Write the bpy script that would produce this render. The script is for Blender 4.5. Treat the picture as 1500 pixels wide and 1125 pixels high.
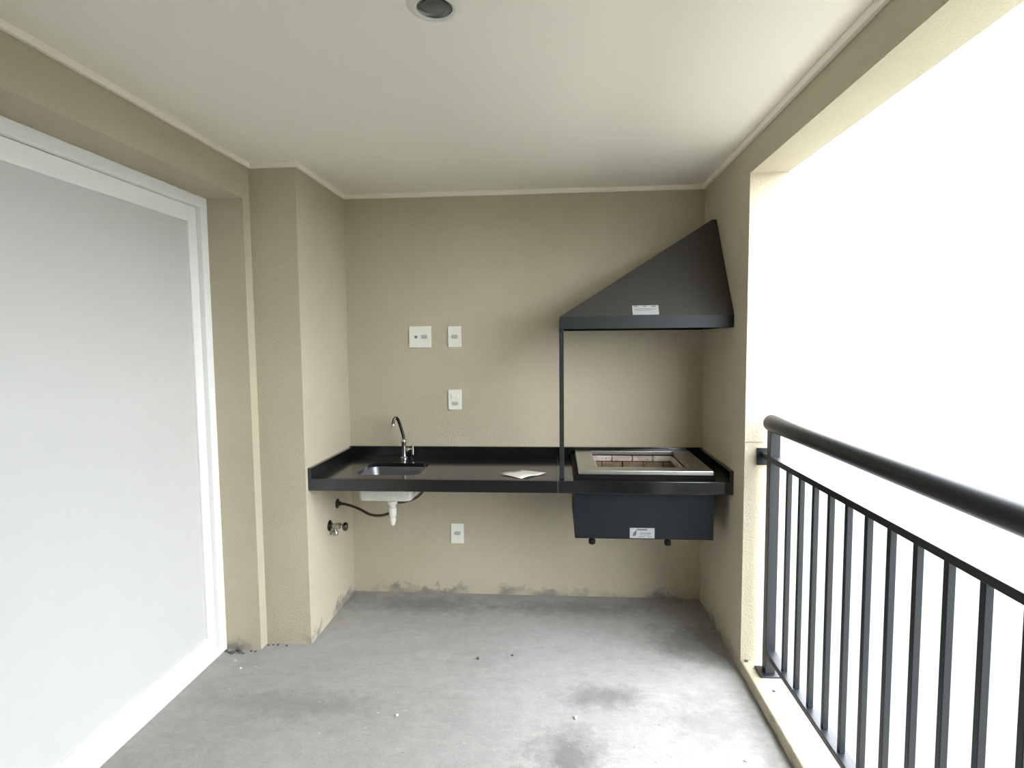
import bpy, bmesh, math, random
from mathutils import Vector, Matrix
random.seed(7)
SC = bpy.context.scene
COL = SC.collection
for o in list(bpy.data.objects):
    bpy.data.objects.remove(o)

# ------------------------------------------------------------------ camera
cam_d = bpy.data.cameras.new('camera')
cam_d.sensor_fit = 'HORIZONTAL'
cam_d.sensor_width = 36.0
cam_d.lens = 849.0 * 36.0 / 1500.0
cam_d.clip_start = 0.02
cam_d.clip_end = 3000
cam = bpy.data.objects.new('camera', cam_d)
COL.objects.link(cam)
_r = Vector((0.997098, 0.075586, -0.00908))
_u = Vector((0.003545, 0.073045, 0.997322))
_f = Vector((-0.076047, 0.99446, -0.072565))
M4 = Matrix(((_r.x, _u.x, -_f.x, 1.2274), (_r.y, _u.y, -_f.y, -3.3462), (_r.z, _u.z, -_f.z, 1.5037), (0, 0, 0, 1)))
cam.matrix_world = M4
SC.camera = cam

# ------------------------------------------------------------------ world: overcast sky, exposure
world = bpy.data.worlds.new('overcast_sky')
SC.world = world
world.use_nodes = True
wn = world.node_tree.nodes
bg = wn['Background']
bg.inputs['Color'].default_value = (0.91, 0.96, 1.0, 1)
SKY = 20.0
# overcast sky: brighter overhead than at the horizon
wt = world.node_tree
tc = wn.new('ShaderNodeTexCoord')
sx = wn.new('ShaderNodeSeparateXYZ')
wt.links.new(tc.outputs['Generated'], sx.inputs[0])
mr = wn.new('ShaderNodeMapRange')
mr.inputs['From Min'].default_value = 0.0
mr.inputs['From Max'].default_value = 1.0
mr.inputs['To Min'].default_value = SKY * 0.70
mr.inputs['To Max'].default_value = SKY * 0.80
wt.links.new(sx.outputs['Z'], mr.inputs['Value'])
wt.links.new(mr.outputs['Result'], bg.inputs['Strength'])
SC.view_settings.view_transform = 'Standard'
SC.view_settings.look = 'None'
SC.view_settings.gamma = 1.0
SC.view_settings.use_curve_mapping = False
SC.view_settings.exposure = 0.0
SC.cycles.use_denoising = True
SC.cycles.max_bounces = 16
SC.cycles.diffuse_bounces = 12
SC.cycles.glossy_bounces = 6
SC.cycles.sample_clamp_indirect = 0


# ------------------------------------------------------------------ materials
def srgb(r, g, b):
    def c(v):
        v /= 255.0
        return v / 12.92 if v <= 0.04045 else ((v + 0.055) / 1.055) ** 2.4
    return (c(r), c(g), c(b), 1.0)


class NT:
    def __init__(self, name):
        self.m = bpy.data.materials.new(name)
        self.m.use_nodes = True
        self.t = self.m.node_tree
        self.b = self.t.nodes['Principled BSDF']
        self._co = None

    def n(self, typ, **kw):
        nd = self.t.nodes.new(typ)
        for k, v in kw.items():
            setattr(nd, k, v)
        return nd

    def link(self, a, b):
        self.t.links.new(a, b)

    def pos(self):
        if self._co is None:
            self._co = self.n('ShaderNodeNewGeometry').outputs['Position']
        return self._co

    def noise(self, scale, detail=4, rough=0.55, vec=None, dist=0.0):
        nd = self.n('ShaderNodeTexNoise')
        nd.inputs['Scale'].default_value = scale
        nd.inputs['Detail'].default_value = detail
        nd.inputs['Roughness'].default_value = rough
        nd.inputs['Distortion'].default_value = dist
        self.link(vec if vec is not None else self.pos(), nd.inputs['Vector'])
        return nd.outputs['Fac']

    def ramp(self, fac, a, b, ca=(0, 0, 0, 1), cb=(1, 1, 1, 1)):
        nd = self.n('ShaderNodeValToRGB')
        nd.color_ramp.elements[0].position = a
        nd.color_ramp.elements[1].position = b
        nd.color_ramp.elements[0].color = ca
        nd.color_ramp.elements[1].color = cb
        self.link(fac, nd.inputs['Fac'])
        return nd.outputs['Color']

    def mix(self, fac, a, b, mode='MIX'):
        nd = self.n('ShaderNodeMix', data_type='RGBA', blend_type=mode)
        for s, v in ((0, fac), (6, a), (7, b)):
            if hasattr(v, 'links'):
                self.link(v, nd.inputs[s])
            else:
                nd.inputs[s].default_value = v
        return nd.outputs[2]

    def math(self, op, a, b=0.0):
        nd = self.n('ShaderNodeMath', operation=op)
        for s, v in ((0, a), (1, b)):
            if hasattr(v, 'links'):
                self.link(v, nd.inputs[s])
            else:
                nd.inputs[s].default_value = v
        return nd.outputs[0]

    def bump(self, h, strength, dist):
        nd = self.n('ShaderNodeBump')
        nd.inputs['Strength'].default_value = strength
        nd.inputs['Distance'].default_value = dist
        self.link(h, nd.inputs['Height'])
        self.link(nd.outputs['Normal'], self.b.inputs['Normal'])

    def color(self, c):
        if hasattr(c, 'links'):
            self.link(c, self.b.inputs['Base Color'])
        else:
            self.b.inputs['Base Color'].default_value = c

    def set(self, rough=0.5, metal=0.0, spec=0.5, ior=1.5):
        self.b.inputs['Roughness'].default_value = rough
        self.b.inputs['Metallic'].default_value = metal
        self.b.inputs['Specular IOR Level'].default_value = spec
        self.b.inputs['IOR'].default_value = ior


def simple(name, col, rough=0.5, metal=0.0, var=0.08, scale=30, bump=0.0, bscale=200, bdist=0.001, spec=0.5, ior=1.5):
    t = NT(name)
    dark = tuple(c * (1 - var) for c in col[:3]) + (1,)
    t.color(t.ramp(t.noise(scale), 0.3, 0.7, dark, col))
    t.set(rough, metal, spec, ior)
    if bump:
        t.bump(t.noise(bscale, 3), bump, bdist)
    return t.m


def wall_paint():
    t = NT('beige_stucco')
    base = t.ramp(t.noise(1.6, 3), 0.3, 0.7, srgb(190, 181, 159), srgb(198, 189, 167))
    # grey cement splashes left along the foot of the walls
    sx = t.n('ShaderNodeSeparateXYZ')
    t.link(t.pos(), sx.inputs[0])
    hgt = t.math('MULTIPLY', sx.outputs['Z'], 3.6)
    msk = t.math('SUBTRACT', t.noise(13, 5, 0.7, dist=0.6), hgt)
    st = t.ramp(msk, 0.30, 0.44)
    st2 = t.math('MULTIPLY', t.ramp(t.noise(3.1, 3), 0.44, 0.56), st)
    c = t.mix(t.math('MULTIPLY', st2, 0.75), base, srgb(122, 120, 116))
    t.color(c)
    t.set(0.9, 0, 0.25)
    a = t.noise(130, 4, 0.6)
    b = t.noise(420, 2, 0.6)
    t.bump(t.math('ADD', a, t.math('MULTIPLY', b, 0.5)), 0.85, 0.005)
    return t.m


def concrete():
    t = NT('raw_concrete')
    c1 = t.ramp(t.noise(1.3, 6, 0.65, dist=0.5), 0.3, 0.7, srgb(160, 158, 155), srgb(176, 174, 171))
    c2 = t.ramp(t.noise(14, 10, 0.8), 0.32, 0.7, (0.84, 0.84, 0.84, 1), (1.06, 1.06, 1.06, 1))
    c = t.mix(1.0, c1, c2, 'MULTIPLY')
    # trowel streaks
    mp = t.n('ShaderNodeMapping')
    mp.inputs['Rotation'].default_value = (0, 0, 0.7)
    mp.inputs['Scale'].default_value = (2.0, 14.0, 1.0)
    t.link(t.pos(), mp.inputs['Vector'])
    c = t.mix(0.5, c, t.mix(1.0, c, t.ramp(t.noise(3, 6, 0.7, mp.outputs[0], 0.8), 0.3, 0.7, (0.88, 0.88, 0.88, 1), (1.09, 1.09, 1.09, 1)), 'MULTIPLY'))
    # dark patches, part dust and part shade painted into the screed
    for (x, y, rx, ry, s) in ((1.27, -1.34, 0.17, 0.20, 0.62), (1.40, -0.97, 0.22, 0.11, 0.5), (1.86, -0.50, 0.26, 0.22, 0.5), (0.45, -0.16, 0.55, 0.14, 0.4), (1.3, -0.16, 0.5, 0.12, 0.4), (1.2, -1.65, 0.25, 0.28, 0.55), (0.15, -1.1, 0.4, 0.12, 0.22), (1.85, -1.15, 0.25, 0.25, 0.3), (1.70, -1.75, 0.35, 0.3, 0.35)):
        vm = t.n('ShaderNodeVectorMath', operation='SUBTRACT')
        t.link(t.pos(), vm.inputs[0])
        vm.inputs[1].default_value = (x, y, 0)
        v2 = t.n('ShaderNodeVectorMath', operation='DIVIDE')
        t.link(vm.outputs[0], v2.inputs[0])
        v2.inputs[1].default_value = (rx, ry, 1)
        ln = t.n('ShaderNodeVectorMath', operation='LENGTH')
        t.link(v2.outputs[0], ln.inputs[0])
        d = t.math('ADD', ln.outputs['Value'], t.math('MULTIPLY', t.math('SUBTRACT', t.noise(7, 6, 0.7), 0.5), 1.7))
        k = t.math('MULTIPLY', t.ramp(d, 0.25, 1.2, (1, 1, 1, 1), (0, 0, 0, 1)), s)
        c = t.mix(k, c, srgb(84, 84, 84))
    # pits and pale specks
    c = t.mix(t.ramp(t.noise(60, 3), 0.68, 0.76), c, srgb(112, 112, 110))
    c = t.mix(t.ramp(t.noise(47, 2), 0.70, 0.78), c, srgb(206, 206, 203))
    t.color(c)
    t.set(0.85, 0, 0.3)
    t.bump(t.math('ADD', t.noise(28, 6, 0.7), t.math('MULTIPLY', t.noise(160, 3), 0.5)), 0.5, 0.006)
    return t.m


def granite():
    t = NT('black_granite')
    c = t.ramp(t.noise(260, 3), 0.45, 0.75, srgb(10, 11, 12), srgb(30, 32, 35))
    t.color(t.mix(t.ramp(t.noise(5, 4), 0.5, 0.8), c, srgb(34, 36, 40)))
    t.set(0.14, 0, 0.6, 1.6)
    return t.m


def brushed(name, col, rough, sc=(2, 60, 60)):
    t = NT(name)
    mp = t.n('ShaderNodeMapping')
    mp.inputs['Scale'].default_value = sc
    t.link(t.pos(), mp.inputs['Vector'])
    f = t.noise(6, 4, 0.6, mp.outputs[0])
    t.color(t.ramp(f, 0.3, 0.7, tuple(c * 0.86 for c in col[:3]) + (1,), col))
    t.set(rough, 1.0)
    t.bump(f, 0.1, 0.0006)
    return t.m


def brick_mat(name, ca, cb):
    t = NT(name)
    c = t.ramp(t.noise(16, 5, 0.65), 0.3, 0.7, ca, cb)
    c = t.mix(t.ramp(t.noise(70, 3), 0.62, 0.75), c, srgb(110, 92, 80))
    t.color(c)
    t.set(0.95, 0, 0.2)
    t.bump(t.noise(110, 4), 0.5, 0.003)
    return t.m


M = {
    'wall': wall_paint(),
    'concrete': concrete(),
    'granite': granite(),
    'ceiling': simple('white_ceiling_paint', srgb(240, 235, 224), 0.8, 0, 0.02, 1.5, 0.08, 90),
    'trim': simple('white_plaster_trim', srgb(246, 240, 228), 0.6, 0, 0.03, 12),
    'black_metal': simple('black_enamel_steel', srgb(50, 48, 44), 0.34, 0.0, 0.12, 8, 0.05, 300, spec=0.6),
    'band_metal': simple('shaded_black_enamel_steel', srgb(30, 33, 35), 0.5, 0.0, 0.12, 8, 0.05, 300, spec=0.3),  # same enamel as the canopy, darkened by painted-in shade
    'box_metal': simple('blue_black_enamel_steel', srgb(15, 20, 26), 0.55, 0.0, 0.15, 6, 0.05, 300, spec=0.25),
    'rail': simple('graphite_painted_metal', srgb(30, 33, 38), 0.4, 0.0, 0.12, 14, 0.04, 300, spec=0.35),
    'steel': brushed('brushed_stainless_steel', srgb(196, 194, 190), 0.32),
    'bowl': brushed('satin_sink_steel', srgb(128, 128, 132), 0.42),
    'under': simple('dull_coated_sink_underside', srgb(205, 203, 192), 0.55, 0.0, 0.12, 60),
    'chrome': simple('chrome', srgb(190, 190, 188), 0.14, 1.0, 0.1, 25),
    'dark_chrome': simple('dark_chrome', srgb(92, 92, 88), 0.18, 1.0, 0.15, 25),
    'white_plastic': simple('white_plastic', srgb(238, 237, 228), 0.35, 0, 0.03, 20),
    'drain_plastic': simple('white_drain_plastic', srgb(232, 230, 222), 0.3, 0, 0.05, 30),
    'grey_plastic': simple('grey_plastic', srgb(128, 130, 132), 0.4, 0, 0.05, 20),
    'dark_plastic': simple('dark_plastic', srgb(34, 34, 34), 0.45, 0, 0.1, 20),
    'hose': simple('dark_braided_hose', srgb(74, 62, 52), 0.45, 0.2, 0.4, 400),
    'rubber': simple('black_rubber', srgb(12, 12, 12), 0.7, 0, 0.1, 30, spec=0.2),
    'paper': simple('white_paper', srgb(212, 206, 196), 0.75, 0, 0.03, 10),
    'ink': simple('grey_print_ink', srgb(84, 86, 88), 0.7, 0, 0.05, 10),
    'socket': simple('pale_grey_socket_plastic', srgb(190, 191, 190), 0.4, 0, 0.05, 20),
    'label': simple('silver_white_label', srgb(142, 144, 144), 0.5, 0, 0.05, 30),
    'brick': brick_mat('refractory_brick', srgb(172, 150, 138), srgb(222, 212, 204)),
    'sooty_brick': brick_mat('sooty_refractory_brick', srgb(104, 84, 68), srgb(160, 138, 118)),
    'soot': simple('dark_mortar', srgb(70, 62, 56), 0.95, 0, 0.2, 40),
    'lamp_inner': simple('grey_reflector', srgb(120, 120, 120), 0.3, 0.8, 0.2, 60),
    'lamp_glass': simple('dark_lamp_face', srgb(96, 94, 94), 0.15, 0.0, 0.3, 80),
    'lamp_ring': simple('white_lamp_ring', srgb(222, 221, 212), 0.45, 0, 0.03, 20),
    'door_white': simple('white_aluminium', srgb(240, 240, 238), 0.4, 0, 0.02, 10),
    'crumb': simple('mortar_crumb_grey', srgb(96, 96, 94), 0.95, 0, 0.4, 60, 0.4, 120, 0.002),
    'crumb_pale': simple('mortar_crumb_pale', srgb(205, 204, 198), 0.95, 0, 0.2, 60, 0.4, 120, 0.002),
    'cover': simple('grey_drain_cover', srgb(150, 150, 146), 0.6, 0, 0.1, 30),
    'shutter': simple('white_shutter', srgb(200, 200, 198), 0.5, 0, 0.02, 10),
    'ground': simple('dark_lawn', srgb(72, 74, 66), 0.95, 0, 0.15, 0.1),
    'paving': simple('pale_bounce_paving', srgb(172, 170, 162), 0.9, 0, 0.08, 0.6),
}


# ------------------------------------------------------------------ mesh helpers
class MB:
    def __init__(self):
        self.bm = bmesh.new()

    def box(self, x0, x1, y0, y1, z0, z1, bev=0.0, seg=2, rot=None, origin=None):
        g = bmesh.ops.create_cube(self.bm, size=1.0)
        vs = g['verts']
        for v in vs:
            v.co = Vector(((x0 + x1) / 2 + v.co.x * (x1 - x0), (y0 + y1) / 2 + v.co.y * (y1 - y0), (z0 + z1) / 2 + v.co.z * (z1 - z0)))
        if bev:
            es = list({e for v in vs for e in v.link_edges})
            r = bmesh.ops.bevel(self.bm, geom=es, offset=bev, segments=seg, affect='EDGES', profile=0.5, clamp_overlap=True)
            vs = list({v for f in r['faces'] for v in f.verts} | {v for v in vs if v.is_valid})
        if rot is not None:
            bmesh.ops.rotate(self.bm, verts=vs, cent=origin, matrix=rot)
        return vs

    def prism(self, pts, lo, hi, axis=2):
        def mk(p, h):
            if axis == 2:
                return (p[0], p[1], h)
            if axis == 0:
                return (h, p[0], p[1])
            return (p[0], h, p[1])
        a = [self.bm.verts.new(mk(p, lo)) for p in pts]
        b = [self.bm.verts.new(mk(p, hi)) for p in pts]
        n = len(pts)
        self.bm.faces.new(a[::-1])
        self.bm.faces.new(b)
        for i in range(n):
            self.bm.faces.new((a[i], a[(i + 1) % n], b[(i + 1) % n], b[i]))

    def lathe(self, prof, center, axis='Z', seg=32, cap=True):
        """prof: list of (radius, height) along the axis"""
        c = Vector(center)
        rings = []
        for r, h in prof:
            ring = []
            for i in range(seg):
                a = 2 * math.pi * i / seg
                p = (r * math.cos(a), r * math.sin(a), h)
                if axis == 'X':
                    p = (h, p[0], p[1])
                elif axis == 'Y':
                    p = (p[1], h, p[0])
                ring.append(self.bm.verts.new(c + Vector(p)))
            rings.append(ring)
        for a, b in zip(rings, rings[1:]):
            for i in range(seg):
                self.bm.faces.new((a[i], a[(i + 1) % seg], b[(i + 1) % seg], b[i]))
        if cap:
            self.bm.faces.new(rings[0][::-1])
            self.bm.faces.new(rings[-1])

    def tube(self, pts, r, seg=12, sub=6):
        P = [Vector(p) for p in pts]
        rr = r if isinstance(r, (list, tuple)) else [r] * len(P)
        S, R = [], []
        if sub > 1 and len(P) > 2:
            n = len(P)
            for i in range(n - 1):
                p0 = P[max(i - 1, 0)]; p1 = P[i]; p2 = P[i + 1]; p3 = P[min(i + 2, n - 1)]
                for k in range(sub):
                    t = k / sub
                    S.append(0.5 * ((2 * p1) + (p2 - p0) * t + (2 * p0 - 5 * p1 + 4 * p2 - p3) * t * t + (3 * p1 - p0 - 3 * p2 + p3) * t ** 3))
                    R.append(rr[i] * (1 - t) + rr[i + 1] * t)
            S.append(P[-1]); R.append(rr[-1])
        else:
            S, R = P, list(rr)
        up = None
        rings = []
        for i, p in enumerate(S):
            d = (S[min(i + 1, len(S) - 1)] - S[max(i - 1, 0)]).normalized()
            if up is None:
                up = d.orthogonal().normalized()
            up = (up - d * up.dot(d)).normalized()
            w = d.cross(up)
            rings.append([self.bm.verts.new(p + (up * math.cos(2 * math.pi * j / seg) + w * math.sin(2 * math.pi * j / seg)) * R[i]) for j in range(seg)])
        for a, b in zip(rings, rings[1:]):
            for j in range(seg):
                self.bm.faces.new((a[j], a[(j + 1) % seg], b[(j + 1) % seg], b[j]))
        self.bm.faces.new(rings[0][::-1])
        self.bm.faces.new(rings[-1])

    def quad(self, pts):
        return self.bm.faces.new([self.bm.verts.new(p) for p in pts])

    def build(self, name, mat, parent=None, smooth=False, origin=None):
        bmesh.ops.recalc_face_normals(self.bm, faces=self.bm.faces[:])
        me = bpy.data.meshes.new(name)
        off = Vector(origin) if origin is not None else Vector((0, 0, 0))
        if parent is not None and origin is None:
            off = parent.matrix_world.translation.copy() if parent.parent is None else Vector((0, 0, 0))
            base = parent
            off = Vector(parent.location)
            q = parent.parent
            while q is not None:
                off += Vector(q.location)
                q = q.parent
        if off.length:
            bmesh.ops.translate(self.bm, verts=self.bm.verts[:], vec=-off)
        self.bm.to_mesh(me)
        self.bm.free()
        me.materials.append(mat)
        if smooth:
            for p in me.polygons:
                p.use_smooth = True
            try:
                me.set_sharp_from_angle(angle=math.radians(38))
            except Exception:
                pass
        o = bpy.data.objects.new(name, me)
        COL.objects.link(o)
        if parent is not None:
            o.parent = parent
        else:
            o.location = off
        return o


def thing(name, label, cat, loc, group=None):
    o = bpy.data.objects.new(name, None)
    o.empty_display_size = 0.05
    o.location = loc
    COL.objects.link(o)
    o['label'] = label
    o['category'] = cat
    if group:
        o['group'] = group
    return o


def struct(o, label):
    o['kind'] = 'structure'
    o['label'] = label
    return o


# ------------------------------------------------------------------ dimensions (metres)
XR, XO = 2.054, 2.216          # inner and outer face of the right wall
H = 2.36                       # ceiling
D1 = 0.629                     # depth of the sink niche on the left
XP = -0.228                    # plane of the left wall
NIB = 0.0625
D2 = 0.752                     # end of the right wall, start of the opening
ZB = 2.211                     # underside of the beam over the opening
ZC = 0.0587                    # curb height
YF = -5.2                      # front end of the balcony, behind the camera
YO = -2.45                      # near end of the opening beside the camera, closed early to cut frontal light

# ------------------------------------------------------------------ room shell
b = MB(); b.box(-0.6, XO, YF - 0.12, 0.12, -0.16, 0.0)
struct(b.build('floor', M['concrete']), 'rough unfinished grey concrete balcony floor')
b = MB(); b.box(-0.6, XR, YF - 0.12, 0.12, H, H + 0.14)
struct(b.build('ceiling', M['ceiling']), 'smooth white painted balcony ceiling')
b = MB(); b.box(-0.6, XR, 0.0, 0.12, 0.0, H)
struct(b.build('wall_back', M['wall']), 'beige stucco wall behind the counter')
# left wall: niche side, pilaster, nib, lintel over the door and the rest of the wall
b = MB()
b.prism([(0, 0), (-0.6, 0), (-0.6, -D1 - NIB), (XP, -D1 - NIB), (XP, -D1), (0, -D1)], 0, H)
b.box(-0.6, XP, -3.1, -D1 - NIB, 2.185, H)
b.box(-0.6, XP, YF, -3.1, 0, H)
b.box(-0.6, -0.5, -3.1, -D1 - NIB, 0, 2.185)
struct(b.build('wall_left', M['wall']), 'beige stucco left wall stepping out around the sink niche')
# right wall: pillar with a shallow horizontal joint, and the beam over the opening
b = MB()
b.prism([(0.12, 0), (-D2, 0), (-D2, 1.0495), (-D2 + 0.006, 1.0505), (-D2 + 0.006, 1.0555), (-D2, 1.0565), (-D2, ZB), (YO, ZB), (YO, 0), (YF, 0), (YF, H + 0.14), (0.12, H + 0.14)], XR, XO, axis=0)
struct(b.build('wall_right', M['wall']), 'beige stucco right wall with beam over the open side')
b = MB(); b.box(-0.6, XO, YF - 0.12, YF, 0, H)
struct(b.build('wall_front', M['wall']), 'beige stucco wall at the near end of the balcony')
b = MB(); b.box(XR, XO, YO, -D2, 0.0, ZC, 0.006, 2)
struct(b.build('curb', M['wall']), 'low beige curb under the balcony railing')

# white plaster strip where ceiling and walls meet
T, TH = 0.018, 0.026


def trim(i, x0, x1, y0, y1, label):
    b = MB(); b.box(x0, x1, y0, y1, H - TH, H, 0.003, 2)
    struct(b.build('trim_%d' % i, M['trim']), label)


trim(1, 0.0, XR, -T, 0.0, 'white ceiling strip along the back wall')
trim(2, 0.0, T, -D1, -T, 'white ceiling strip along the niche side')
trim(3, XP + T, T, -D1 - T, -D1, 'white ceiling strip across the pilaster')
trim(4, XP, XP + T, YF, -D1 - T + T, 'white ceiling strip along the left wall')
trim(5, XR - T, XR, YF, -T, 'white ceiling strip along the right wall and beam')

# white aluminium sliding door in the left opening
door = bpy.data.objects.new('door_1', None)
door.location = (-0.44, -D1 - NIB, 0)
COL.objects.link(door)
struct(door, 'white aluminium sliding door in the left wall')
b = MB()
b.box(-0.47, -0.402, -D1 - NIB - 0.05, -D1 - NIB, 0.0, 2.185, 0.004)
b.box(-0.47, -0.402, -3.1, -3.05, 0.0, 2.185, 0.004)
b.box(-0.47, -0.402, -3.05, -D1 - NIB - 0.05, 2.135, 2.185, 0.004)
b.box(-0.47, -0.402, -3.05, -D1 - NIB - 0.05, 0.0, 0.035, 0.004)
b.build('door_frame', M['door_white'], door)
for (y0, y1) in ((-1.90, -D1 - NIB - 0.052), (-3.048, -1.902)):
    b = MB()
    b.box(-0.455, -0.425, y0, y0 + 0.06, 0.037, 2.133, 0.003)
    b.box(-0.455, -0.425, y1 - 0.06, y1, 0.037, 2.133, 0.003)
    b.box(-0.455, -0.425, y0 + 0.06, y1 - 0.06, 0.037, 0.11, 0.003)
    b.box(-0.455, -0.425, y0 + 0.06, y1 - 0.06, 2.06, 2.133, 0.003)
    leaf = b.build('door_leaf', M['door_white'], door)
    b = MB(); b.box(-0.443, -0.437, y0 + 0.06, y1 - 0.06, 0.11, 2.06)
    b.build('shutter_panel', M['shutter'], leaf)

# ground far below, seen only through the railing
b = MB(); b.box(-300, 300, -300, 300, -6.5, -6.02)
struct(b.build('ground', M['ground']), 'dark lawn below and beyond the balcony')
b = MB(); b.box(XO, 6.0, -30, 30, -6.02, -6.0)  # invented paving strip, added to bounce light onto the ceiling
struct(b.build('bounce_paving', M['paving']), 'pale paving added below the balcony to bounce light upward')

# ------------------------------------------------------------------ granite counter
CT, CB, DC = 0.838, 0.777, 0.605
SEAM = 1.234
SP = 0.020
counter = thing('granite_counter', 'black granite counter with low backsplash spanning the niche under the hood', 'counter', (1.03, 0, CB))


def plate_with_hole(b, x0, x1, y0, y1, z0, z1, hx0, hx1, hy0, hy1, rad, seg=6):
    """slab with a rounded rectangular cut-out"""
    hole = []
    for (cx, cy, a0) in ((hx1 - rad, hy1 - rad, 0), (hx0 + rad, hy1 - rad, 90), (hx0 + rad, hy0 + rad, 180), (hx1 - rad, hy0 + rad, 270)):
        for k in range(seg + 1):
            a = math.radians(a0 + 90 * k / seg)
            hole.append((cx + rad * math.cos(a), cy + rad * math.sin(a)))
    outer = []
    corners = [(x1, y1), (x0, y1), (x0, y0), (x1, y0)]
    q = seg + 1
    for z in (z0, z1):
        hv = [b.bm.verts.new((p[0], p[1], z)) for p in hole]
        ov = [b.bm.verts.new((p[0], p[1], z)) for p in corners]
        for c in range(4):
            for k in range(seg):
                i = c * q + k
                b.bm.faces.new((ov[c], hv[i], hv[i + 1]))
            i = c * q + seg
            b.bm.faces.new((ov[c], hv[i], hv[(i + 1) % (4 * q)], ov[(c + 1) % 4]))
        outer.append((hv, ov))
    (h0, o0), (h1, o1) = outer
    n = len(h0)
    for i in range(n):
        b.bm.faces.new((h0[i], h0[(i + 1) % n], h1[(i + 1) % n], h1[i]))
    for i in range(4):
        b.bm.faces.new((o0[i], o0[(i + 1) % 4], o1[(i + 1) % 4], o1[i]))


SX0, SX1, SY0, SY1 = 0.203, 0.533, -0.512, -0.226
b = MB(); plate_with_hole(b, 0.0, SEAM - 0.0008, -DC + 0.02, 0.0, CT - 0.02, CT, SX0, SX1, SY0, SY1, 0.05)
b.build('counter_slab', M['granite'], counter)
b = MB(); plate_with_hole(b, SEAM + 0.0008, XR, -DC + 0.02, 0.0, CT - 0.02, CT, 1.345, 1.960, -0.535, -0.040, 0.01, 2)
b.build('counter_slab', M['granite'], counter)
b = MB(); b.box(0.0, SEAM - 0.0008, -DC, -DC + 0.0198, CB, CT, 0.0022)
b.build('front_apron', M['granite'], counter)
b = MB(); b.box(SEAM + 0.0008, XR, -DC, -DC + 0.0198, CB, CT, 0.0022)
b.build('front_apron', M['granite'], counter)
b = MB(); b.box(0.0, XR, -SP, 0.0, CT, 0.894, 0.002)
b.build('backsplash', M['granite'], counter)
b = MB(); b.box(0.0, SP, -DC, -SP, CT, 0.890, 0.002)
b.build('side_splash', M['granite'], counter)
b = MB(); b.box(XR - SP, XR, -DC, -SP, CT, 0.892, 0.002)
b.build('side_splash', M['granite'], counter)

# ------------------------------------------------------------------ sink
sink = thing('kitchen_sink', 'small rectangular stainless steel sink set under the black granite counter', 'sink', (0.368, -0.369, 0.70))


def rrect(x0, x1, y0, y1, rad, seg=6):
    out = []
    for (cx, cy, a0) in ((x1 - rad, y1 - rad, 0), (x0 + rad, y1 - rad, 90), (x0 + rad, y0 + rad, 180), (x1 - rad, y0 + rad, 270)):
        for k in range(seg + 1):
            a = math.radians(a0 + 90 * k / seg)
            out.append((cx + rad * math.cos(a), cy + rad * math.sin(a)))
    return out


def shell(mats, rings, cap_last=True):
    b = MB()
    prev = None
    for pts, z in rings:
        cur = [b.bm.verts.new((p[0], p[1], z)) for p in pts]
        if prev:
            n = len(cur)
            for i in range(n):
                b.bm.faces.new((prev[i], prev[(i + 1) % n], cur[(i + 1) % n], cur[i]))
        prev = cur
    if cap_last:
        b.bm.faces.new(prev)
    return b


zt = CT - 0.0205
b = shell(None, [(rrect(SX0 - 0.018, SX1 + 0.018, SY0 - 0.018, SY1 + 0.018, 0.06), zt),
                 (rrect(SX0 - 0.002, SX1 + 0.002, SY0 - 0.002, SY1 + 0.002, 0.052), zt),
                 (rrect(SX0 + 0.002, SX1 - 0.012, SY0 + 0.002, SY1 - 0.002, 0.052), zt - 0.02),
                 (rrect(SX0 + 0.018, SX1 - 0.040, SY0 + 0.014, SY1 - 0.014, 0.05), 0.725),
                 (rrect(SX0 + 0.035, SX1 - 0.060, SY0 + 0.032, SY1 - 0.032, 0.04), 0.709)])
bowl = b.build('bowl', M['bowl'], sink, smooth=True)
b = shell(None, [(rrect(SX0 - 0.014, SX1 + 0.014, SY0 - 0.006, SY1 + 0.010, 0.05), zt - 0.006),
                 (rrect(SX0 - 0.008, SX1 - 0.006, SY0 - 0.004, SY1 + 0.006, 0.03), zt - 0.03),
                 (rrect(SX0 + 0.010, SX1 - 0.036, SY0 + 0.002, SY1 - 0.004, 0.03), 0.745),
                 (rrect(SX0 + 0.016, SX1 - 0.044, SY0 + 0.004, SY1 - 0.006, 0.028), 0.703),
                 (rrect(SX0 + 0.020, SX1 - 0.050, SY0 + 0.008, SY1 - 0.010, 0.026), 0.700)])
b.build('bowl_underside', M['under'], sink, smooth=True)
b = MB()
b.lathe([(0.0, 0.7095), (0.032, 0.7095), (0.034, 0.7125), (0.026, 0.713), (0.022, 0.7105), (0.0, 0.7105)], (0.345, -0.36, 0), seg=28, cap=False)
b.build('drain_strainer', M['chrome'], sink, smooth=True)
trap = None
b = MB()
tx, ty = 0.347, -0.34
b.lathe([(0.016, 0.700), (0.016, 0.658), (0.024, 0.656), (0.025, 0.652), (0.025, 0.640), (0.022, 0.637), (0.016, 0.634), (0.016, 0.622), (0.020, 0.620), (0.020, 0.578), (0.018, 0.574), (0.014, 0.571), (0.014, 0.566)], (tx, ty, 0), seg=24)
trap = b.build('drain_trap', M['drain_plastic'], sink, smooth=True)
b = MB()
b.lathe([(0.013, 0.567), (0.0165, 0.565), (0.017, 0.556), (0.014, 0.540), (0.010, 0.526), (0.005, 0.522)], (tx, ty, 0), seg=20)
b.build('trap_tip', M['drain_plastic'], trap, smooth=True)
b = MB()
b.tube([(0.006, -0.236, 0.608), (0.05, -0.245, 0.607), (0.13, -0.27, 0.592), (0.21, -0.30, 0.567), (0.28, -0.33, 0.572), (0.328, -0.34, 0.588)], 0.0075, 12, 8)
hose = b.build('drain_hose', M['hose'], sink, smooth=True)
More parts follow.
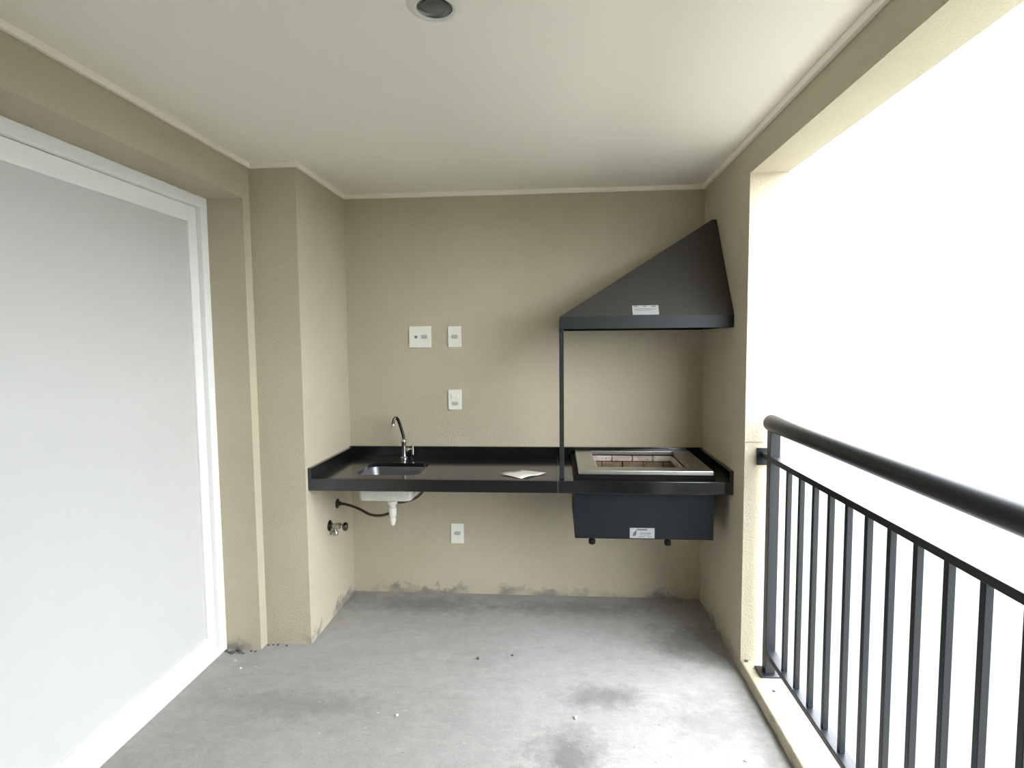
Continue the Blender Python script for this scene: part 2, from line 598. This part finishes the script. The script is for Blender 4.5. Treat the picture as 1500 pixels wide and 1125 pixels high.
b = MB(); b.lathe([(0.028, 0.0), (0.028, 0.003), (0.020, 0.009), (0.011, 0.012), (0.011, 0.022)], (0.0, -0.236, 0.608), 'X', 24)
b.build('wall_flange', M['dark_plastic'], hose, smooth=True)
b = MB()
b.tube([(0.505, -0.32, 0.790), (0.528, -0.315, 0.765), (0.515, -0.31, 0.715), (0.470, -0.31, 0.668), (0.41, -0.33, 0.650), (0.375, -0.34, 0.648)], 0.0075, 12, 8)
b.build('overflow_hose', M['hose'], sink, smooth=True)

# ------------------------------------------------------------------ faucet
fx, fy = 0.349, -0.092
faucet = thing('sink_faucet', 'slim chrome faucet with hooked spout standing behind the sink', 'faucet', (fx, fy, CT))
b = MB(); b.lathe([(0.022, CT), (0.022, CT + 0.006), (0.014, CT + 0.012), (0.0125, CT + 0.03), (0.0125, CT + 0.088), (0.0145, CT + 0.092), (0.0145, CT + 0.106), (0.010, CT + 0.112)], (fx, fy, 0), seg=24)
b.build('body', M['chrome'], faucet, smooth=True)
b = MB(); b.tube([(fx, fy, CT + 0.108), (fx - 0.001, fy, 0.965), (fx - 0.008, fy - 0.010, 1.005), (fx - 0.018, fy - 0.028, 1.055), (fx - 0.026, fy - 0.044, 1.078), (fx - 0.036, fy - 0.058, 1.074), (fx - 0.041, fy - 0.064, 1.050), (fx - 0.042, fy - 0.065, 1.040)], [0.0088] * 5 + [0.008, 0.008, 0.0085], 14, 8)
sp = b.build('spout', M['dark_chrome'], faucet, smooth=True)
b = MB(); b.lathe([(0.0098, 1.030), (0.0105, 1.032), (0.0105, 1.046), (0.009, 1.048)], (fx - 0.042, fy - 0.065, 0), seg=18)
b.build('aerator', M['chrome'], sp, smooth=True)
b = MB()
b.lathe([(0.011, 0.010), (0.011, 0.030), (0.0085, 0.033), (0.0085, 0.048)], (fx, fy, 0.890), 'X', 18)
vs = b.tube([(fx + 0.052, fy, 0.860), (fx + 0.052, fy, 0.888), (fx + 0.053, fy - 0.002, 0.918)], [0.0075, 0.0085, 0.006], 12, 4)
b.build('handle', M['chrome'], faucet, smooth=True)

# ------------------------------------------------------------------ angle valve on niche side wall
av = thing('angle_valve', 'chrome angle valve with round handle on the left niche wall below the sink', 'valve', (0.0, -0.355, 0.515))
b = MB(); b.lathe([(0.030, 0.0), (0.030, 0.003), (0.022, 0.009), (0.014, 0.011), (0.014, 0.018)], (0.0, -0.355, 0.520), 'X', 24)
b.build('wall_flange', M['dark_chrome'], av, smooth=True)
b = MB()
b.lathe([(0.011, 0.016), (0.011, 0.030), (0.016, 0.032), (0.016, 0.062), (0.010, 0.064), (0.009, 0.078)], (0.0, -0.355, 0.520), 'X', 20)
b.build('valve_body', M['chrome'], av, smooth=True)
b = MB(); b.lathe([(0.008, 0.508), (0.008, 0.492), (0.014, 0.491), (0.0155, 0.488), (0.0155, 0.470), (0.011, 0.467)], (0.046 - 0.014, -0.355, 0), seg=18)
b.build('outlet', M['chrome'], av, smooth=True)
b = MB(); b.lathe([(0.008, 0.077), (0.021, 0.079), (0.023, 0.083), (0.023, 0.094), (0.020, 0.098), (0.006, 0.100)], (0.0, -0.355, 0.516), 'X', 24)
b.build('handle', M['dark_chrome'], av, smooth=True)

# ------------------------------------------------------------------ built-in barbecue
bbq = thing('built_in_barbecue', 'built-in charcoal barbecue with steel rim and black firebox hanging below the counter', 'barbecue', (1.65, -0.29, 0.548))
RX0, RX1, RY0, RY1 = 1.333, 1.976, -0.556, -0.024
OX0, OX1, OY0, OY1 = 1.425, 1.880, -0.470, -0.055
b = MB(); plate_with_hole(b, RX0, RX1, RY0, RY1, 0.858, 0.879, OX0, OX1, OY0, OY1, 0.006, 2)
bmesh.ops.recalc_face_normals(b.bm, faces=b.bm.faces[:])
rim = b.build('steel_rim', M['steel'], bbq)
bv = rim.modifiers.new('bevel', 'BEVEL'); bv.width = 0.003; bv.segments = 2; bv.limit_method = 'ANGLE'; bv.angle_limit = math.radians(50)
b = MB(); plate_with_hole(b, RX0 - 0.022, RX1 + 0.012, RY0 + 0.014, RY1, CT, 0.858, OX0 - 0.012, OX1 + 0.012, OY0 - 0.012, OY1 + 0.012, 0.006, 2)
b.build('rim_shade_frame', M['rubber'], bbq)  # black frame added for the dark side and reflection beside the rim
BX0, BX1, BY0, BY1 = 1.347, 1.958, -0.533, -0.042
b = MB()
w = 0.006
bz0 = 0.548
b.box(BX0, BX1, BY0, BY0 + w, bz0, CT + 0.001)
b.box(BX0, BX1, BY1 - w, BY1, bz0, CT + 0.001)
b.box(BX0, BX0 + w, BY0 + w, BY1 - w, bz0, CT + 0.001)
b.box(BX1 - w, BX1, BY0 + w, BY1 - w, bz0, CT + 0.001)
b.box(BX0 + w, BX1 - w, BY0 + w, BY1 - w, bz0, bz0 + w)
b.build('inner_casing', M['box_metal'], bbq)
# visible outer box under the counter
b = MB()
QX0, QX1, QY0, QY1 = 1.316, 1.976, -0.565, -0.035
b.box(QX0, QX1, QY0, QY0 + 0.012, 0.550, CB - 0.0005, 0.0015)
b.box(QX0, QX1, QY1 - 0.012, QY1, 0.550, CB - 0.0005, 0.0015)
b.box(QX0, QX0 + 0.012, QY0 + 0.012, QY1 - 0.012, 0.550, CB - 0.0005, 0.0015)
b.box(QX1 - 0.012, QX1, QY0 + 0.012, QY1 - 0.012, 0.550, CB - 0.0005, 0.0015)
b.box(QX0, QX1, QY0, QY1, 0.5455, 0.5495, 0.001)
fb = b.build('firebox_shell', M['box_metal'], bbq)
# fire bricks
brk = None
bz = 0.575
BRT = 0.024
bricks = []


def brick(x0, x1, y0, y1, z0, z1):
    top = z1 > 0.85
    b = MB()
    j = 0.0022
    d = random.uniform(-0.0015, 0.0015)
    b.box(x0 + j, x1 - j, y0 + j, y1 - j, z0 + j, z1 - j, 0.003, 1)
    o = b.build('brick', M['brick'] if top else M['sooty_brick'], bbq)
    o.location = (d, d, 0)


zr = [0.580, 0.660, 0.740, 0.822, 0.856]
for z0, z1 in zip(zr, zr[1:]):
    k = zr.index(z0)
    xs = [OX0 + 0.0, OX0 + 0.115, OX0 + 0.23, OX0 + 0.345, OX1] if k % 2 else [OX0, OX0 + 0.06, OX0 + 0.175, OX0 + 0.29, OX0 + 0.40, OX1]
    for x0, x1 in zip(xs, xs[1:]):
        brick(x0, x1, OY1 - 0.016, OY1 + 0.004, z0, z1)
        brick(x0, x1, OY0 - 0.004, OY0 + 0.014, z0, z1)
    ys = [OY0 + 0.014, OY0 + 0.14, OY0 + 0.27, OY1 - 0.016] if k % 2 else [OY0 + 0.014, OY0 + 0.07, OY0 + 0.20, OY0 + 0.33, OY1 - 0.016]
    for y0, y1 in zip(ys, ys[1:]):
        brick(OX0 - 0.004, OX0 + 0.016, y0, y1, z0, z1)
        brick(OX1 - 0.016, OX1 + 0.004, y0, y1, z0, z1)
for i in range(4):
    for jn in range(3):
        fx0 = OX0 + (OX1 - OX0) / 4 * i; fy0 = OY0 + (OY1 - OY0) / 3 * jn
        brick(fx0, fx0 + (OX1 - OX0) / 4, fy0, fy0 + (OY1 - OY0) / 3, 0.556, 0.579)
# two black feet under the box
for x in (1.400, 1.764):
    b = MB(); b.lathe([(0.009, 0.0), (0.009, -0.006), (0.016, -0.010), (0.017, -0.026), (0.013, -0.032)], (x, QY0 + 0.016, 0.5458), seg=18)
    b.build('foot', M['rubber'], bbq, smooth=True)


def sticker(name_parent, o, ex, ez, n, w, h, bars):
    """flat label lying on a face: origin o (lower left), ex right, ez up, n outward"""
    o, ex, ez, n = Vector(o), Vector(ex).normalized(), Vector(ez).normalized(), Vector(n).normalized()

    def slab(b, u0, u1, v0, v1, t0, t1):
        vs = []
        for t in (t0, t1):
            for (u, v) in ((u0, v0), (u1, v0), (u1, v1), (u0, v1)):
                vs.append(b.bm.verts.new(o + ex * u + ez * v + n * t))
        for f in ((0, 3, 2, 1), (4, 5, 6, 7), (0, 1, 5, 4), (1, 2, 6, 5), (2, 3, 7, 6), (3, 0, 4, 7)):
            b.bm.faces.new([vs[i] for i in f])
    b = MB(); slab(b, 0, w, 0, h, 0.0003, 0.0012)
    s = b.build('sticker', M['label'], name_parent)
    s['label'] = 'small white printed sticker'
    b = MB()
    for (u0, u1, v0, v1) in bars:
        slab(b, u0 * w, u1 * w, v0 * h, v1 * h, 0.0012, 0.0015)
    b.build('print', M['ink'], s)


sticker(bbq, (1.580, QY0, 0.5510), (1, 0, 0), (0, 0, 1), (0, -1, 0), 0.118, 0.050,
        [(0.28, 0.70, 0.76, 0.92), (0.12, 0.18, 0.20, 0.42), (0.16, 0.24, 0.20, 0.62), (0.22, 0.27, 0.34, 0.78), (0.42, 0.86, 0.46, 0.54), (0.42, 0.80, 0.30, 0.35), (0.36, 0.62, 0.12, 0.17), (0.70, 0.86, 0.12, 0.17)])

# ------------------------------------------------------------------ hood
hood = thing('range_hood', 'black sloping metal barbecue hood in the corner, propped on a thin post', 'hood', (1.65, -0.3, 1.565))
HX0, HX1, HY0, HY1 = 1.245, XR - 0.002, -0.570, -0.003
HZ0, HZ1, HZA = 1.565, 1.620, 2.122
YA = -0.241
t = 0.003
b = MB()
# band: four walls with a lip below
b.box(HX0, HX1, HY0, HY0 + t, HZ0, HZ1)
b.box(HX0, HX1, HY1 - t, HY1, HZ0, HZ1)
b.box(HX0, HX0 + t, HY0 + t, HY1 - t, HZ0, HZ1)
b.box(HX1 - t, HX1, HY0 + t, HY1 - t, HZ0, HZ1)
b.box(HX0, HX1, HY0 - 0.0005, HY0 + 0.02, HZ0 - 0.003, HZ0)
b.box(HX0, HX1, HY1 - 0.02, HY1, HZ0 - 0.003, HZ0)
b.box(HX0, HX0 + 0.02, HY0 + 0.02, HY1 - 0.02, HZ0 - 0.003, HZ0)
b.box(HX1 - 0.02, HX1, HY0 + 0.02, HY1 - 0.02, HZ0 - 0.003, HZ0)
b.build('hood_band', M['band_metal'], hood)
b = MB()
FL, FR, BR, BL = (HX0, HY0, HZ1), (HX1, HY0, HZ1), (HX1, HY1, HZ1), (HX0, HY1, HZ1)
AL, AR, TL, TR = (HX1 - 0.022, YA, HZA), (HX1, YA, HZA), (HX1 - 0.022, HY1, HZA), (HX1, HY1, HZA)
vv = {k: b.bm.verts.new(v) for k, v in dict(FL=FL, FR=FR, BR=BR, BL=BL, AL=AL, AR=AR, TL=TL, TR=TR).items()}
for f in (('FL', 'FR', 'AR', 'AL'), ('FR', 'BR', 'TR', 'AR'), ('BR', 'BL', 'TL', 'TR'), ('BL', 'FL', 'AL', 'TL'), ('AL', 'AR', 'TR', 'TL')):
    b.bm.faces.new([vv[k] for k in f])
can = b.build('canopy', M['black_metal'], hood)
so = can.modifiers.new('sheet', 'SOLIDIFY'); so.thickness = 0.0025; so.offset = -1
b = MB(); b.box(1.2425, 1.2645, HY0 + 0.012, HY0 + 0.034, CT, HZ0 - 0.003, 0.002, 2)
post = b.build('support_post', M['band_metal'], hood)
b = MB(); b.box(1.2405, 1.2665, HY0 + 0.010, HY0 + 0.036, CT, CT + 0.004, 0.001)
b.build('post_foot', M['band_metal'], post)
sl = Vector((0, YA - HY0, HZA - HZ1)).normalized()
nn = Vector((0, -sl.z, sl.y))
sticker(hood, Vector((1.588, HY0, HZ1)) + sl * 0.006, (1, 0, 0), sl, nn, 0.122, 0.054,
        [(0.05, 0.22, 0.86, 0.94), (0.42, 0.54, 0.86, 0.94), (0.74, 0.90, 0.84, 0.94), (0.10, 0.90, 0.60, 0.64), (0.10, 0.74, 0.46, 0.49)])


# ------------------------------------------------------------------ wall plates
def wall_plate(name, label, x0, x1, z0, z1, parts, group='white electrical plates on the back wall'):
    t = thing(name, label, 'wall plate', ((x0 + x1) / 2, 0.0, z0), group)
    b = MB(); b.box(x0, x1, -0.009, 0.0, z0, z1, 0.0025, 2)
    b.build('cover_plate', M['white_plastic'], t)
    for kind, cx, cz in parts:
        if kind == 'socket':
            b = MB()
            n = 6
            pts = [(cx + 0.021 * sx, cz + 0.012 * sz) for sx, sz in ((-1, 0), (-0.72, -1), (0.72, -1), (1, 0), (0.72, 1), (-0.72, 1))]
            b.prism(pts, -0.0105, -0.0085, axis=1)
            s = b.build('socket', M['socket'], t)
            b = MB()
            for dx, dz in ((-0.0095, 0.0), (0.0, -0.003), (0.0095, 0.0)):
                b.lathe([(0.0026, -0.0112), (0.0026, -0.0100)], (cx + dx, 0, cz + dz), 'Y', 10)
            b.build('socket_holes', M['grey_plastic'], s)
        elif kind == 'rocker':
            b = MB(); b.box(cx - 0.021, cx + 0.021, -0.0125, -0.0085, cz - 0.012, cz + 0.012, 0.002, 2)
            s = b.build('rocker_switch', M['white_plastic'], t)
            b = MB(); b.box(cx - 0.0235, cx - 0.0215, -0.0100, -0.0088, cz - 0.012, cz + 0.012)
            b.build('rocker_shadow_gap', M['grey_plastic'], s)
        elif kind == 'knob':
            b = MB(); b.lathe([(0.009, -0.0085), (0.009, -0.012), (0.005, -0.013), (0.005, -0.017), (0.003, -0.018)], (cx, 0, cz), 'Y', 16)
            b.build('coaxial_jack', M['grey_plastic'], t, smooth=True)
        elif kind == 'blank':
            b = MB(); b.box(cx - 0.012, cx + 0.012, -0.0105, -0.0085, cz - 0.021, cz + 0.021, 0.001)
            b.build('blank_module', M['white_plastic'], t)
    return t


wall_plate('wall_outlet', 'square white double wall plate at upper left, beside the narrower plate', 0.372, 0.502, 1.475, 1.599, [('knob', 0.414, 1.537), ('socket', 0.462, 1.537)])
wall_plate('wall_outlet', 'narrow white outlet just right of the square double plate', 0.601, 0.679, 1.475, 1.597, [('socket', 0.640, 1.536)])
wall_plate('wall_outlet', 'white switch and outlet plate midway between upper plates and counter', 0.597, 0.675, 1.111, 1.227, [('rocker', 0.637, 1.190), ('socket', 0.637, 1.147)])
wall_plate('wall_outlet', 'single white outlet low on the back wall under the counter', 0.599, 0.677, 0.310, 0.432, [('socket', 0.638, 0.372)])

# ------------------------------------------------------------------ folded leaflet
b = MB()
nu, nv = 14, 4
A, B_, C_, D_ = Vector((0.940, -0.480, 0)), Vector((1.058, -0.578, 0)), Vector((1.176, -0.468, 0)), Vector((1.050, -0.418, 0))
grid = []
for i in range(nu + 1):
    row = []
    for j in range(nv + 1):
        u, v = i / nu, j / nv
        # the sheet is folded once: left half lies flat-ish, right half lifts
        p = (A * (1 - u) + D_ * u) * (1 - v) + (B_ * (1 - u) + C_ * u) * v
        z = CT + 0.0015 + 0.006 * abs(math.sin(math.pi * u * 1.5)) * (0.5 + 0.5 * v) + 0.004 * (1 - v)
        row.append(b.bm.verts.new((p.x, p.y, z)))
    grid.append(row)
for i in range(nu):
    for j in range(nv):
        b.bm.faces.new((grid[i][j], grid[i + 1][j], grid[i + 1][j + 1], grid[i][j + 1]))
lf = b.build('paper_leaflet', M['paper'], smooth=True, origin=(1.05, -0.49, CT))
so = lf.modifiers.new('sheet', 'SOLIDIFY'); so.thickness = 0.0012; so.offset = 1
lf['label'] = 'creased white paper leaflet lying on the black counter left of the post'
lf['category'] = 'leaflet'

# ------------------------------------------------------------------ balcony railing
rail = thing('balcony_railing', 'dark grey metal balcony railing with thick round handrail on the curb', 'railing', (2.142, -0.85, ZC))
RXL, RXR = 2.120, 2.163
RC = (RXL + RXR) / 2
YE = YO
b = MB()
r = 0.0355
prof = [(0.004, -0.814), (0.018, -0.8145), (0.030, -0.818), (r, -0.826), (r, -0.84), (r, YE + 0.002)]
b.lathe([(pr, py) for pr, py in prof], (RC - 0.002, 0, 1.150), 'Y', 28)
b.build('handrail', M['rail'], rail, smooth=True)
b = MB(); b.box(RXL, RXR, YE + 0.002, -D2 - 0.006, 0.990, 1.013, 0.002)
mid = b.build('middle_rail', M['rail'], rail)
b = MB(); b.box(2.105, 2.178, -D2 - 0.008, -D2, 0.954, 1.030, 0.002)
b.build('wall_bracket', M['rail'], mid)
b = MB(); b.box(RXL, RXR, YE + 0.002, -0.87, 0.148, 0.172, 0.002)
b.build('bottom_rail', M['rail'], rail)
for y in (-0.85, -2.36):
    b = MB(); b.box(RXL + 0.0008, RXR - 0.0008, y - 0.02, y + 0.02, ZC + 0.008, 1.125, 0.002)
    p = b.build('post', M['rail'], rail)
    b = MB(); b.box(RC - 0.046, RC + 0.040, y - 0.042, y + 0.042, ZC, ZC + 0.009, 0.002)
    b.build('base_plate', M['rail'], p)
y = -1.02
me = None
while y > YE + 0.05:
    if all(abs(y - py) > 0.045 for py in (-0.85, -2.36)):
        b = MB(); b.box(RC - 0.009, RC + 0.009, y - 0.009, y + 0.009, 0.172, 0.990, 0.0012, 1)
        b.build('baluster', M['rail'], rail)
    y -= 0.117

# ------------------------------------------------------------------ ceiling downlight
dl = thing('ceiling_downlight', 'round recessed downlight with white ring in the ceiling, unlit', 'downlight', (0.922, -1.824, H))
cx, cy = 0.922, -1.824
b = MB(); b.lathe([(0.0445, H - 0.001), (0.046, H - 0.008), (0.052, H - 0.011), (0.064, H - 0.008), (0.070, H - 0.002), (0.070, H - 0.0002)], (cx, cy, 0), seg=48, cap=False)
ring = b.build('trim_ring', M['lamp_ring'], dl, smooth=True)
b = MB(); b.lathe([(0.0455, H - 0.0075), (0.0445, H - 0.005), (0.038, H - 0.0010), (0.036, H - 0.0006), (0.0, H - 0.0004)], (cx, cy, 0), seg=40, cap=False)
b.build('reflector', M['lamp_inner'], dl, smooth=True)
b = MB(); b.lathe([(0.033, H - 0.0008), (0.033, H - 0.004), (0.028, H - 0.006), (0.012, H - 0.0068), (0.0, H - 0.007)], (cx, cy, 0), seg=32, cap=False)
b.build('lamp_face', M['lamp_glass'], dl, smooth=True)

# ------------------------------------------------------------------ small square floor cover
fd = thing('floor_drain_cover', 'small square grey cover flush with the floor in the back left corner', 'drain cover', (0.085, -0.10, 0.0))
b = MB(); b.box(0.02, 0.15, -0.165, -0.035, 0.0, 0.004, 0.0015)
cv = b.build('cover_frame', M['cover'], fd)
b = MB(); b.box(0.034, 0.136, -0.151, -0.049, 0.004, 0.0052, 0.0008)
b.build('cover_lid', M['cover'], fd)


# ------------------------------------------------------------------ mortar crumbs
def crumb(x, y, z, s, mat, label, group):
    b = MB()
    bmesh.ops.create_icosphere(b.bm, subdivisions=2, radius=1.0)
    ax = (random.uniform(0.8, 1.3), random.uniform(0.7, 1.1), random.uniform(0.5, 0.8))
    for v in b.bm.verts:
        k = 1 + random.uniform(-0.16, 0.16)
        v.co = Vector((v.co.x * ax[0] * s * k, v.co.y * ax[1] * s * k, max(v.co.z, -0.55) * ax[2] * s * k))
    lo = min(v.co.z for v in b.bm.verts)
    for v in b.bm.verts:
        v.co += Vector((x, y, z - lo))
    o = b.build('mortar_crumb', mat, origin=(x, y, z))
    o['label'] = label
    o['category'] = 'rubble'
    o['group'] = group


ORD = ['first', 'second', 'third', 'fourth', 'fifth', 'sixth', 'seventh', 'eighth', 'ninth', 'tenth', 'eleventh', 'twelfth']
cx_list = [-0.392, -0.375, -0.352, -0.338, -0.318, -0.296, -0.270, -0.246, -0.212, -0.190, -0.165, -0.118]
for k, x in enumerate(cx_list):
    y = (-D1 - NIB if x < XP else -D1) - random.uniform(0.012, 0.05 if k < 6 else 0.025)
    crumb(x, y, 0.0, random.uniform(0.006, 0.012) if k < 6 else random.uniform(0.003, 0.007), M['crumb'], '%s dark mortar crumb from the left along the foot of the left wall' % ORD[k], 'dark mortar crumbs by the left wall')
crumb(0.852, -0.712, 0.0, 0.008, M['crumb'], 'small dark crumb in the middle of the floor, left of its pair', 'two dark crumbs mid floor')
crumb(1.012, -0.672, 0.0, 0.007, M['crumb'], 'small dark crumb in the middle of the floor, right of its pair', 'two dark crumbs mid floor')
pale = [(-0.30, -0.80, 0.006), (-0.24, -0.86, 0.007), (-0.18, -0.84, 0.005), (0.58, -1.15, 0.008), (1.3, -1.12, 0.009), (1.9, -1.32, 0.008)]
for k, (x, y, s) in enumerate(pale):
    crumb(x, y, 0.0, s, M['crumb_pale'], '%s pale mortar crumb from the left on the open concrete floor' % ORD[k], 'pale mortar crumbs on the floor')
crumb(2.075, -0.765, ZC, 0.008, M['crumb'], 'small mortar crumb on the curb at the foot of the pillar', 'crumbs on the curb')
crumb(2.118, -0.985, ZC, 0.006, M['crumb'], 'small mortar crumb on the curb in front of the railing foot', 'crumbs on the curb')
